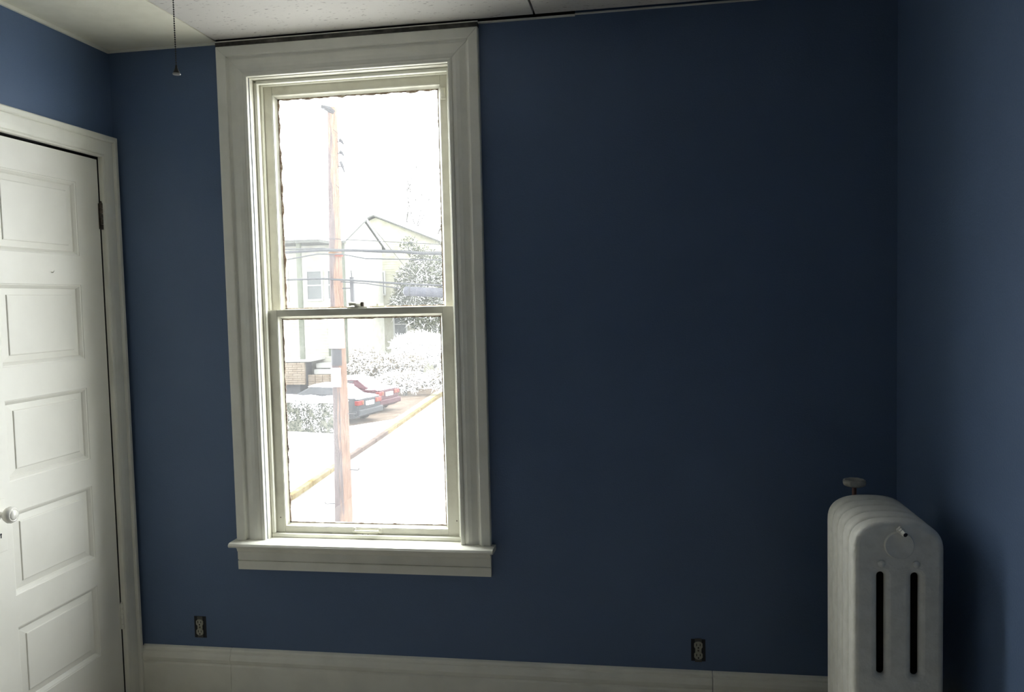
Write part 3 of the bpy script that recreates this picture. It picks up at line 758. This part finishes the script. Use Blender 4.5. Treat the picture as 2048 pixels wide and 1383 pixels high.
# ---- overhead cables
def cable(pts, r, label, m='cable', group='overhead cables on the pole', wob=0.0, name='overhead_cable'):
    pp = []
    P = [Vector(p) for p in pts]
    for a, b in zip(P, P[1:]):
        n = max(2, int((b - a).length / 0.35))
        for i in range(n):
            q = a.lerp(b, i / n)
            q += Vector((0, 0, wob * noise.noise(Vector((q.x * 1.7, q.y, 4)))))
            pp.append(q)
    pp.append(P[-1])
    bm = bmesh.new(); tube(bm, pp, r, 7)
    return tag(obj(name, bm, m, smooth=True), label, 'cable', group)
yb = PYY - 0.22
cable([(-12, yb, 3.02), (-5.1, yb, 2.64), (-4.2, yb, 2.655), (-3.8, yb, 2.655), (-1.79, yb, 2.50), (6, yb, 2.2)], 0.027, 'thickest dark cable bundle, just above the orange guard on the pole', wob=0.02)
cable([(-12, yb + .05, 3.0), (-5.0, yb + .05, 2.71), (-4.2, yb + .05, 2.69), (-3.6, yb + .05, 2.66), (-1.79, yb + .05, 2.53), (6, yb + .05, 2.3)], 0.012, 'thin dark cable lying along the top of the thickest bundle', wob=0.03)
yc = yb - 0.07
cable([(-12, yc, 2.3), (-5.0, yc, 2.475), (-4.25, yc, 2.58), (-3.75, yc, 2.56), (-3.28, yc, 2.46), (-1.79, yc, 2.385), (6, yc, 2.1)], 0.012, 'slack thin cable dipping below the thickest bundle')
cable([(-12, yb, 2.25), (-5.05, yb, 2.10), (-4.18, yb, 2.095), (-3.71, yb, 2.065), (-2.60, yb, 1.955), (-1.79, yb, 1.90), (6, yb, 1.6)], 0.019, 'dark cable crossing the pole low and carrying the splice case', wob=0.012)
cable([(-3.85, yb + .08, 2.03), (-3.3, yb, 1.98), (-2.60, yb, 1.86)], 0.011, 'short thin cable from the pole to the splice case')
cable([(-12, yb, 3.4), (-3.95, yb + 0.05, 2.872), (-1.78, yb, 2.685), (6, yb, 2.3)], 0.007, 'thinnest wire high above the cable bundle')
cable([(-3.87, PYY - 0.15, 3.92), (-3.11, PYY + 0.4, 2.84), (-1.5, PYY + 1.6, 0.4), (0.9, PYY + 3.4, ZG)], 0.006, 'thin slanting guy wire leaving the pole midway', name='guy_wire')
cable([(-3.90, PYY - 0.12, 5.0), (-2.5, PYY + 1.0, 3.5), (0.6, PYY + 3.6, ZG)], 0.005, 'thin slanting guy wire from near the pole top', name='guy_wire')
sc_ = thing('splice_case', 'grey cylindrical splice case hanging from the lower cable', 'splice case', None, (-2.55, yb, 1.815))
bm = bmesh.new()
lathe(bm, (0, 0, 0), (1, 0, -0.075), [(0, 0), (0.05, 0.0), (0.088, 0.03), (0.092, 0.06), (0.092, 1.10), (0.088, 1.13), (0.05, 1.17), (0, 1.17)], 20)
obj('case_body', bm, 'casecable', sc_, smooth=True)
for dx in (0.12, 1.02):
    bm = bmesh.new(); lathe(bm, (dx, 0, -0.075 * dx), (1, 0, -0.075), [(0.08, 0), (0.097, 0), (0.097, 0.03), (0.08, 0.03)], 20)
    tube(bm, [(dx + 0.015, 0, 0.08 - 0.045 * dx), (dx + 0.015, 0, 0.115 - 0.05 * dx)], 0.008, 6); obj('strap', bm, 'cable', sc_)

# ---- foliage
def twigs(name, m, blobs, n, ln, wd_, seed, parent=None, snow=False, up=0.3):
    """many small tapering twigs scattered in ellipsoid blobs (cx,cy,cz,rx,ry,rz)"""
    rnd = random.Random(seed); bm = bmesh.new()
    wts = [b[3] * b[4] * b[5] for b in blobs]
    for _ in range(n):
        cx, cy, cz, rx, ry, rz = rnd.choices(blobs, wts)[0]
        d = Vector((rnd.gauss(0, 1), rnd.gauss(0, 1), rnd.gauss(0, 1))).normalized() * rnd.random() ** 0.33
        p = Vector((cx + d.x * rx, cy + d.y * ry, cz + d.z * rz))
        v = (Vector((rnd.gauss(0, 1), rnd.gauss(0, 1), rnd.gauss(up, 0.8))).normalized()) * ln * rnd.uniform(0.5, 1.3)
        s = v.cross(Vector((rnd.gauss(0, 1), rnd.gauss(0, 1), rnd.gauss(0, 1)))).normalized() * wd_ * rnd.uniform(0.6, 1.4)
        t = v.cross(s).normalized() * wd_ * 0.5
        a, b_, c, e_ = bm.verts.new(p - s), bm.verts.new(p + s), bm.verts.new(p + v), bm.verts.new(p + v * 0.4 + t)
        bm.faces.new((a, b_, e_)); bm.faces.new((b_, c, e_)); bm.faces.new((c, a, e_)); bm.faces.new((a, c, b_))
    o = obj(name, bm, m, parent)
    o['kind'] = 'stuff'
    return o
def shrub(name, label, cat, loc, blobs, m, n, ln, w, seed, nsnow, group=None, sln=None, sw=None, stem=True):
    t = thing(name, label, cat, group, loc)
    f = twigs('foliage', m, blobs, n, ln, w, seed, t)
    if nsnow:
        s = twigs('snow_cover', 'snow', [(a, b, c + 0.04, d, e_, f_) for a, b, c, d, e_, f_ in blobs], nsnow, sln or ln, sw or w, seed + 50, t, up=0.0)
        s['label'] = 'snow caught on the twigs'
    if stem:
        bm = bmesh.new(); tube(bm, [(0, 0, 0), (0.02, 0, 0.3 * (blobs[0][2])), (0, 0, blobs[0][2])], [0.12, 0.09, 0.05], 8); obj('stem', bm, 'bark', t, smooth=True)
    return t
# clipped hedge with a snow cap
hd = thing('hedge', 'clipped dark hedge capped with snow, beside the pole', 'hedge', None, (-10.6, 25.6, ZG + 0.1))
ha = math.atan2(0.5, -1.0)
hm = Matrix.Rotation(-0.22, 4, 'Z')
bm = bmesh.new(); box(bm, -4.0, 1.62, -0.35, 0.45, 0.0, 1.12, hm)
bmesh.ops.subdivide_edges(bm, edges=bm.edges, cuts=5, use_grid_fill=True)
obj('hedge_core', bm, 'hedge', hd)
rnd = random.Random(3); bl = []
for k in range(140):
    p = hm @ Vector((rnd.uniform(-4.0, 1.66), rnd.choice((-0.38, -0.38, -0.3, 0.4)), rnd.uniform(0.1, 1.15))); bl.append((p.x, p.y, p.z, 0.16, 0.1, 0.16))
twigs('foliage', 'hedge', bl, 9000, 0.09, 0.022, 11, hd)
so = twigs('snow_flecks', 'snow', [(a, b - 0.06, c, d, e_, f_) for a, b, c, d, e_, f_ in bl], 4200, 0.065, 0.011, 12, hd, up=0)
bm = bmesh.new(); nx, ny = 40, 6; cap = []
for i in range(nx + 1):
    rr = []
    for j in range(ny + 1):
        x, y = -4.05 + 5.72 * i / nx, -0.42 + 0.95 * j / ny
        edge = min(1, min(i, nx - i) / 2, min(j, ny - j) / 1.5)
        rr.append(bm.verts.new(hm @ Vector((x, y, 1.10 + 0.20 * edge ** 0.5 + 0.06 * noise.noise(Vector((x * 2, y * 2, 0)))))))
    cap.append(rr)
for i in range(nx):
    for j in range(ny): bm.faces.new((cap[i][j], cap[i + 1][j], cap[i + 1][j + 1], cap[i][j + 1]))
obj('snow_cap', bm, 'snow', hd, smooth=True)

G = ZG + 0.1
shrub('evergreen_tree', 'dark snowy evergreen tree behind the splice case, right of the pole', 'tree', (-10.55, 45, G),
      [(0.0, 0, 5.62, 2.48, 1.25, 1.96), (-1.57, 0, 4.57, 1.18, 0.84, 1.18), (1.7, 0, 4.31, 1.57, 1.04, 2.09), (0.26, 0, 3.66, 2.09, 1.04, 0.91), (-1.44, 0, 8.16, 0.59, 0.42, 0.59), (-0.65, 0, 7.58, 0.91, 0.52, 0.52)], 'fir', 15000, 0.26, 0.042, 21, 3600, None, 0.50, 0.014)
shrub('evergreen_tree', 'lower dark evergreen seen at the top right of the lower pane', 'tree', (-6.8, 49, G),
      [(0, 0, 2.9, 1.7, 1, 1.3), (-1.7, 0, 3.0, 1.0, 0.8, 1.0), (0.8, 0, 2.0, 1.3, 0.9, 1.5), (0.3, 0, 0.9, 1.6, 0.8, 0.9), (0.9, 0, 2.6, 1.0, 0.8, 1.0)], 'twigred', 13000, 0.24, 0.034, 22, 2600, None, 0.40, 0.014, stem=False)
shrub('snowy_bush', 'large bush almost wholly white with snow, above the red car', 'bush', (-10.08, 40.2, G),
      [(0, 0, 2.2, 1.7, 0.9, 0.8), (1.2, 0, 1.9, 1.2, 0.9, 0.7)], 'twig', 2200, 0.26, 0.02, 23, 5200, 'snowy bushes behind the cars', 0.34, 0.05)
shrub('snowy_bush', 'wide straw brown bush with snowy twigs behind the dark car', 'bush', (-11.9, 38.0, G),
      [(0, 0, 1.3, 1.6, 0.8, 0.7), (1.5, 0, 1.5, 1.2, 0.8, 0.5), (-0.6, 0, 1.9, 0.8, 0.7, 0.5)], 'twig', 6000, 0.24, 0.025, 24, 3200, 'snowy bushes behind the cars', 0.30, 0.022)
shrub('snowy_bush', 'low snow laden bush just behind the red car roof', 'bush', (-9.9, 36.4, G),
      [(0, 0, 0.7, 1.5, 0.5, 0.5), (1.9, 0, 0.8, 1.0, 0.5, 0.5)], 'twig', 3600, 0.22, 0.024, 25, 3000, 'snowy bushes behind the cars', 0.28, 0.03)
shrub('snowy_bush', 'reddish brown bush at the right edge of the lower pane', 'bush', (-8.4, 42.4, G),
      [(0, 0, 1.0, 0.8, 0.6, 0.9), (0.7, 0, 1.6, 0.7, 0.6, 1.1)], 'twigred', 4500, 0.28, 0.03, 26, 900, 'snowy bushes behind the cars', 0.3, 0.02)
shrub('snowy_bush', 'straw bush with bare twigs, tallest between house and white bush', 'bush', (-12.2, 46.3, G),
      [(0, 0, 1.8, 1.2, 0.6, 0.9), (1.4, 0, 2.0, 1.0, 0.6, 0.6)], 'twig', 3500, 0.30, 0.024, 27, 2200, 'snowy bushes behind the cars', 0.34, 0.025)

def bare_tree(label, loc, h, seed, spread, crown_m='fartwig', r0=0.16, n=700, blobs=None):
    t = thing('bare_tree', label, 'tree', 'faint trees beyond the houses', loc); rnd = random.Random(seed)
    bm = bmesh.new(); tips = []
    def grow(p, d, ln, r, lv):
        q = p + d * ln; tube(bm, [p, p.lerp(q, 0.5) + Vector((rnd.gauss(0, 0.04), 0, 0)) * ln, q], [r, r * 0.8, r * 0.6], 5)
        if lv == 0: tips.append(q); return
        for _ in range(3):
            nd = (d + Vector((rnd.gauss(0, spread), rnd.gauss(0, spread), rnd.uniform(0, 0.3)))).normalized()
            grow(q, nd, ln * rnd.uniform(0.55, 0.75), r * 0.55, lv - 1)
    grow(Vector((0, 0, 0)), Vector((0, 0, 1)), h * 0.42, r0, 4)
    obj('branches', bm, 'bark', t, smooth=True)
    if blobs: twigs('twig_crown', crown_m, blobs, n, 0.5, 0.025, seed, t)
    return t
bare_tree('tall faint bare tree near the middle of the upper pane', (-15.5, 60, G), 15, 5, 0.32)
bare_tree('faint bare tree with yellowish crown at the upper right', (-12.2, 62, G), 12, 6, 0.3, n=500, blobs=[(0, 0, 13.2, 1.9, 1.2, 1.9)])
bare_tree('faint tree with grey tufts at the upper left pane edge', (-28.5, 62, G), 14, 8, 0.35, n=500, blobs=[(0.4, 0, 13.5, 0.8, 0.6, 0.7), (0.3, 0, 16.6, 0.7, 0.6, 0.7), (1.3, 0, 12.4, 1.1, 0.6, 0.4)])

# ---- houses
def house(name, label, x0, x1, y0, y1, ez, az, m, ridge, wins):
    t = thing(name, label, 'house', None, ((x0 + x1) / 2, y0, ZG))
    ox, oy = (x0 + x1) / 2, y0
    hw, d, e_, a_ = (x1 - x0) / 2, y1 - y0, ez - ZG, az - ZG
    bm = bmesh.new()
    if ridge == 'y':
        prof = [(-hw, 0), (hw, 0), (hw, e_), (0, a_ - 0.05), (-hw, e_)]
        f = [bm.verts.new((x, 0, z)) for x, z in prof]; b = [bm.verts.new((x, d, z)) for x, z in prof]
        bm.faces.new(f); bm.faces.new(b[::-1])
        for i in range(5): bm.faces.new((f[i], b[i], b[(i + 1) % 5], f[(i + 1) % 5]))
    else:
        prof = [(0, 0), (d, 0), (d, e_), (d / 2, a_ - 0.05), (0, e_)]
        f = [bm.verts.new((-hw, y, z)) for y, z in prof]; b = [bm.verts.new((hw, y, z)) for y, z in prof]
        bm.faces.new(f); bm.faces.new(b[::-1])
        for i in range(5): bm.faces.new((f[i], b[i], b[(i + 1) % 5], f[(i + 1) % 5]))
    obj('wall', bm, m, t)
    # each clapboard course
    z = 0.9; cl = bmesh.new()
    while z < e_ - 0.15:
        box(cl, -hw + 0.1, hw - 0.1, -0.015, 0.0, z, z + 0.012); z += 0.16
    o = obj('clapboard_edges', cl, m, t); o['kind'] = 'stuff'
    for nm, mm, off, th in (('roof', 'eave', 0.0, 0.10), ('roof_snow', 'snow', 0.10, 0.18)):
        bm = bmesh.new(); ov = 0.45 if off == 0 else 0.40; sv = ov if ridge == 'y' else ov * 0.2
        if ridge == 'y':
            k = (a_ - e_) / hw
            for s in (-1, 1):
                mold(bm, (0, -ov, a_ + off), (0, 1, 0), (s, 0, -k), (0, 0, 1), d + 2 * ov, [(0, 0), (hw + ov, 0), (hw + ov, th), (0, th)])
        else:
            k = (a_ - e_) / (d / 2)
            for s in (-1, 1):
                mold(bm, (-hw - sv, d / 2, a_ + off), (1, 0, 0), (0, s, -k), (0, 0, 1), 2 * (hw + sv), [(0, 0), (d / 2 + ov, 0), (d / 2 + ov, th), (0, th)])
        obj(nm, bm, mm, t)
    for wx, wz, ww, wh in wins:
        bm = bmesh.new(); X, Z = wx - ox, wz - ZG
        for b in ((X - ww / 2 - 0.1, X - ww / 2, -0.06, 0.0, Z - 0.1, Z + wh + 0.1), (X + ww / 2, X + ww / 2 + 0.1, -0.06, 0.0, Z - 0.1, Z + wh + 0.1),
                  (X - ww / 2, X + ww / 2, -0.06, 0.0, Z + wh, Z + wh + 0.1), (X - ww / 2, X + ww / 2, -0.09, 0.0, Z - 0.1, Z), (X - ww / 2, X + ww / 2, -0.04, 0, Z + wh / 2 - 0.03, Z + wh / 2 + 0.03)): box(bm, *b)
        wo = obj('window_frame', bm, 'whitetrim', t)
        obj('pane', B((X - ww / 2, X + ww / 2, -0.02, -0.005, Z, Z + wh)), 'winglass', wo)
    return t
hA = house('house', 'pale cream house with brick porch, left of the pole', -20.2, -13.7, 39.0, 45.0, 5.05, 6.3, 'clapboard', 'x', [(-15.6, 1.9, 0.8, 1.5), (-17.6, 1.9, 0.8, 1.5), (-14.45, 1.9, 0.7, 1.5)])
ox, oy = -16.8, 39.0
def hA_box(nm, m, x0, x1, y0, y1, z0, z1):
    return obj(nm, B((x0 - ox, x1 - ox, y0 - oy, y1 - oy, z0 - ZG, z1 - ZG)), m, hA)
for cx, zb_ in ((-16.65, -1.25), (-15.45, -1.9)):
    hA_box('porch_post', 'greenpost', cx - 0.11, cx + 0.11, 37.0, 37.2, zb_, 4.85)
hA_box('porch_eave', 'eave', -19.5, -14.2, 36.8, 39.0, 4.80, 4.95)
hA_box('porch_snow', 'snow', -19.5, -14.2, 36.75, 39.0, 4.95, 5.15)
hA_box('porch_floor', 'whitetrim', -19.5, -15.0, 36.9, 39.0, -1.36, -1.24)
hA_box('porch_void', 'underporch', -19.4, -15.75, 37.3, 38.9, ZG + 0.1, -1.4)
bw = bmesh.new()
for r in range(10):                                            # courses of the porch's masonry front
    x = -19.4 + (0.25 if r % 2 else 0)
    while x < -15.35:
        w_ = 0.48; box(bw, x - ox, min(x + w_, -15.3) - ox, 36.9 - oy, 37.05 - oy, -2.55 - ZG + r * 0.115, -2.55 - ZG + r * 0.115 + 0.103); x += w_ + 0.012
o = obj('brickwork', bw, 'brick', hA); o['kind'] = 'stuff'
bw = bmesh.new()
for r in range(9):
    y = 36.95 + (0.2 if r % 2 else 0)
    for xx in range(4): box(bw, -15.25 + xx * 0.4 - ox, -14.87 + xx * 0.4 - ox, 37.2 - oy, 37.4 - oy, -3.1 - ZG + r * 0.115, -3.1 - ZG + r * 0.115 + 0.103)
o = obj('brickwork', bw, 'brick', hA); o['kind'] = 'stuff'
hA_box('corner_board', 'greenpost', -13.92, -13.68, 38.94, 39.0, ZG, 5.0)
for k in range(5): hA_box('porch_step', 'whitetrim', -15.2, -13.9, 37.0 + 0.3 * k, 39.0, -3.0 + 0.3 * k, -2.75 + 0.3 * k)
hA_box('front_door', 'greenpost', -14.75, -14.1, 38.93, 39.0, -1.2, 0.9)
hB = house('house', 'pale yellow gabled house right of the pole, partly behind the evergreen', -19.0, -11.1, 48.0, 57.0, 5.55, 7.2, 'clapyellow', 'y', [(-15.4, -0.5, 0.75, 1.4), (-13.6, -0.5, 0.75, 1.4), (-15.05, 2.2, 0.9, 1.4), (-15.05, 5.0, 0.6, 0.8)])

# ---- cars
def car(name, label, loc, rz, body, L=4.5, Wd=1.75, Hh=1.42):
    t = thing(name, label, 'car', 'snowy cars parked in the driveway', loc); t.rotation_euler = (0, 0, rz)
    # local +x is the car's nose; origin at the rear bumper on the ground
    hw = Wd / 2
    def loft(st, m, nm, par=t, bev=0.05):
        bm = bmesh.new(); rs = []
        for x, w, z0, z1, wt in st:
            rs.append([bm.verts.new((x, y, z)) for y, z in ((-w * 0.94, z0), (-w, z0 + (z1 - z0) * 0.35), (-w * wt, z1), (w * wt, z1), (w, z0 + (z1 - z0) * 0.35), (w * 0.94, z0))])
        for a, b in zip(rs, rs[1:]):
            for k in range(6): bm.faces.new((a[k], a[(k + 1) % 6], b[(k + 1) % 6], b[k]))
        bm.faces.new(rs[0][::-1]); bm.faces.new(rs[-1])
        return obj(nm, bm, m, par, smooth=False, bevel=bev, seg=3)
    loft([(0.03, hw * 0.93, 0.32, 0.98, 0.90), (0.25, hw, 0.22, 1.02, 0.90), (1.2, hw, 0.20, 1.00, 0.93), (3.3, hw, 0.20, 0.95, 0.92), (4.2, hw * 0.96, 0.22, 0.78, 0.9), (L, hw * 0.85, 0.30, 0.62, 0.88)], body, 'car_body')
    loft([(0.62, hw * 0.86, 0.98, 1.03, 0.94), (1.25, hw * 0.88, 0.98, Hh, 0.80), (2.35, hw * 0.88, 0.97, Hh + 0.01, 0.80), (3.25, hw * 0.88, 0.93, 0.99, 0.94)], body, 'cabin', bev=0.04)
    # glass: rear screen, windscreen and side lights, set proud of the cabin skin
    def quad(nm, pts, nrm, m, par=t, th=0.012):
        bm = bmesh.new(); n_ = Vector(nrm).normalized() * th
        a = [bm.verts.new(Vector(p)) for p in pts]; b = [bm.verts.new(Vector(p) + n_) for p in pts]
        bm.faces.new(a[::-1]); bm.faces.new(b)
        for i in range(len(pts)): bm.faces.new((a[i], a[(i + 1) % len(pts)], b[(i + 1) % len(pts)], b[i]))
        return obj(nm, bm, m, par)
    quad('rear_window', [(0.70, -0.62, 1.07), (0.70, 0.62, 1.07), (1.19, 0.54, 1.37), (1.19, -0.54, 1.37)], (-0.5, 0, 0.8), 'carglass')
    quad('windscreen', [(2.45, -0.55, 1.38), (2.45, 0.55, 1.38), (3.15, 0.66, 1.05), (3.15, -0.66, 1.05)], (0.4, 0, 0.85), 'carglass')
    for s in (-1, 1):
        quad('side_window', [(1.30, s * hw * 0.875, 1.04), (2.05, s * hw * 0.88, 1.04), (2.05, s * hw * 0.74, 1.36), (1.38, s * hw * 0.74, 1.36)], (0, s, 0.3), 'carglass')
        quad('side_window', [(2.12, s * hw * 0.88, 1.04), (2.95, s * hw * 0.87, 1.02), (2.42, s * hw * 0.74, 1.36), (2.12, s * hw * 0.74, 1.36)], (0, s, 0.3), 'carglass')
        bm = bmesh.new(); box(bm, -0.005, 0.16, min(s * 0.42, s * hw * 0.955), max(s * 0.42, s * hw * 0.955), 0.74, 0.92); lo = obj('tail_lamp', bm, 'taillamp', t, bevel=0.02)
        bm = bmesh.new(); box(bm, -0.02, 0.05, min(s * 0.46, s * 0.56), max(s * 0.46, s * 0.56), 0.77, 0.89); obj('indicator', bm, 'lampamber', lo, bevel=0.01)
        for x in (0.88, 3.55):
            bm = bmesh.new(); lathe(bm, (x, s * (hw - 0.20), 0.32), (0, s, 0), [(0, 0), (0.29, 0.0), (0.32, 0.03), (0.32, 0.18), (0.29, 0.215), (0.20, 0.215), (0, 0.20)], 26)
            wh = obj('wheel', bm, 'tyre', t, smooth=True)
            bm = bmesh.new(); lathe(bm, (x, s * (hw - 0.0), 0.32), (0, s, 0), [(0, 0), (0.19, 0.0), (0.20, 0.018), (0.15, 0.012), (0.05, 0.016), (0, 0.02)], 20); obj('hubcap', bm, 'rim', wh, smooth=True)
    obj('rear_bumper', B((-0.07, 0.20, -hw * 0.97, hw * 0.97, 0.34, 0.58)), body, t, bevel=0.05, seg=3)
    obj('licence_plate', B((-0.022, 0.03, -0.26, 0.26, 0.70, 0.86)), 'sign', t, bevel=0.01)
    # snow lying on roof, boot and bonnet
    def snowpad(nm, x0, x1, w0, w1, z0, z1):
        bm = bmesh.new(); n1, n2 = 12, 8; gr = []
        for i in range(n1 + 1):
            row = []
            for j in range(n2 + 1):
                u, v = i / n1, j / n2; e2 = (min(1, min(i, n1 - i) / 2) * min(1, min(j, n2 - j) / 2)) ** 0.5
                w = w0 + (w1 - w0) * u
                row.append(bm.verts.new((x0 + (x1 - x0) * u, -w + 2 * w * v, z0 + (z1 - z0) * u + 0.09 * e2 + 0.015 * noise.noise(Vector((i * .5, j * .5, 1))))))
            gr.append(row)
        for i in range(n1):
            for j in range(n2): bm.faces.new((gr[i][j], gr[i + 1][j], gr[i + 1][j + 1], gr[i][j + 1]))
        o = obj(nm, bm, 'snow', t, smooth=True)
    snowpad('roof_snow', 1.15, 2.5, hw * 0.72, hw * 0.72, Hh - 0.01, Hh)
    snowpad('boot_snow', 0.05, 0.72, hw * 0.86, hw * 0.86, 0.985, 1.02)
    snowpad('bonnet_snow', 3.15, 4.45, hw * 0.86, hw * 0.8, 0.965, 0.66)
    snowpad('rear_glass_snow', 0.70, 1.2, hw * 0.70, hw * 0.66, 1.07, 1.40)
    return t
heading = PI - 0.25
def place(x, y): return (x, y, ZG + 0.112)
car('car', 'dark grey snow covered car, nearer of the two, behind the pole', place(-8.68, 27.6), heading, 'carpaint_dark')
car('car', 'maroon snow covered car just beyond the dark grey one', place(-8.85, 30.6), heading, 'carpaint_red')
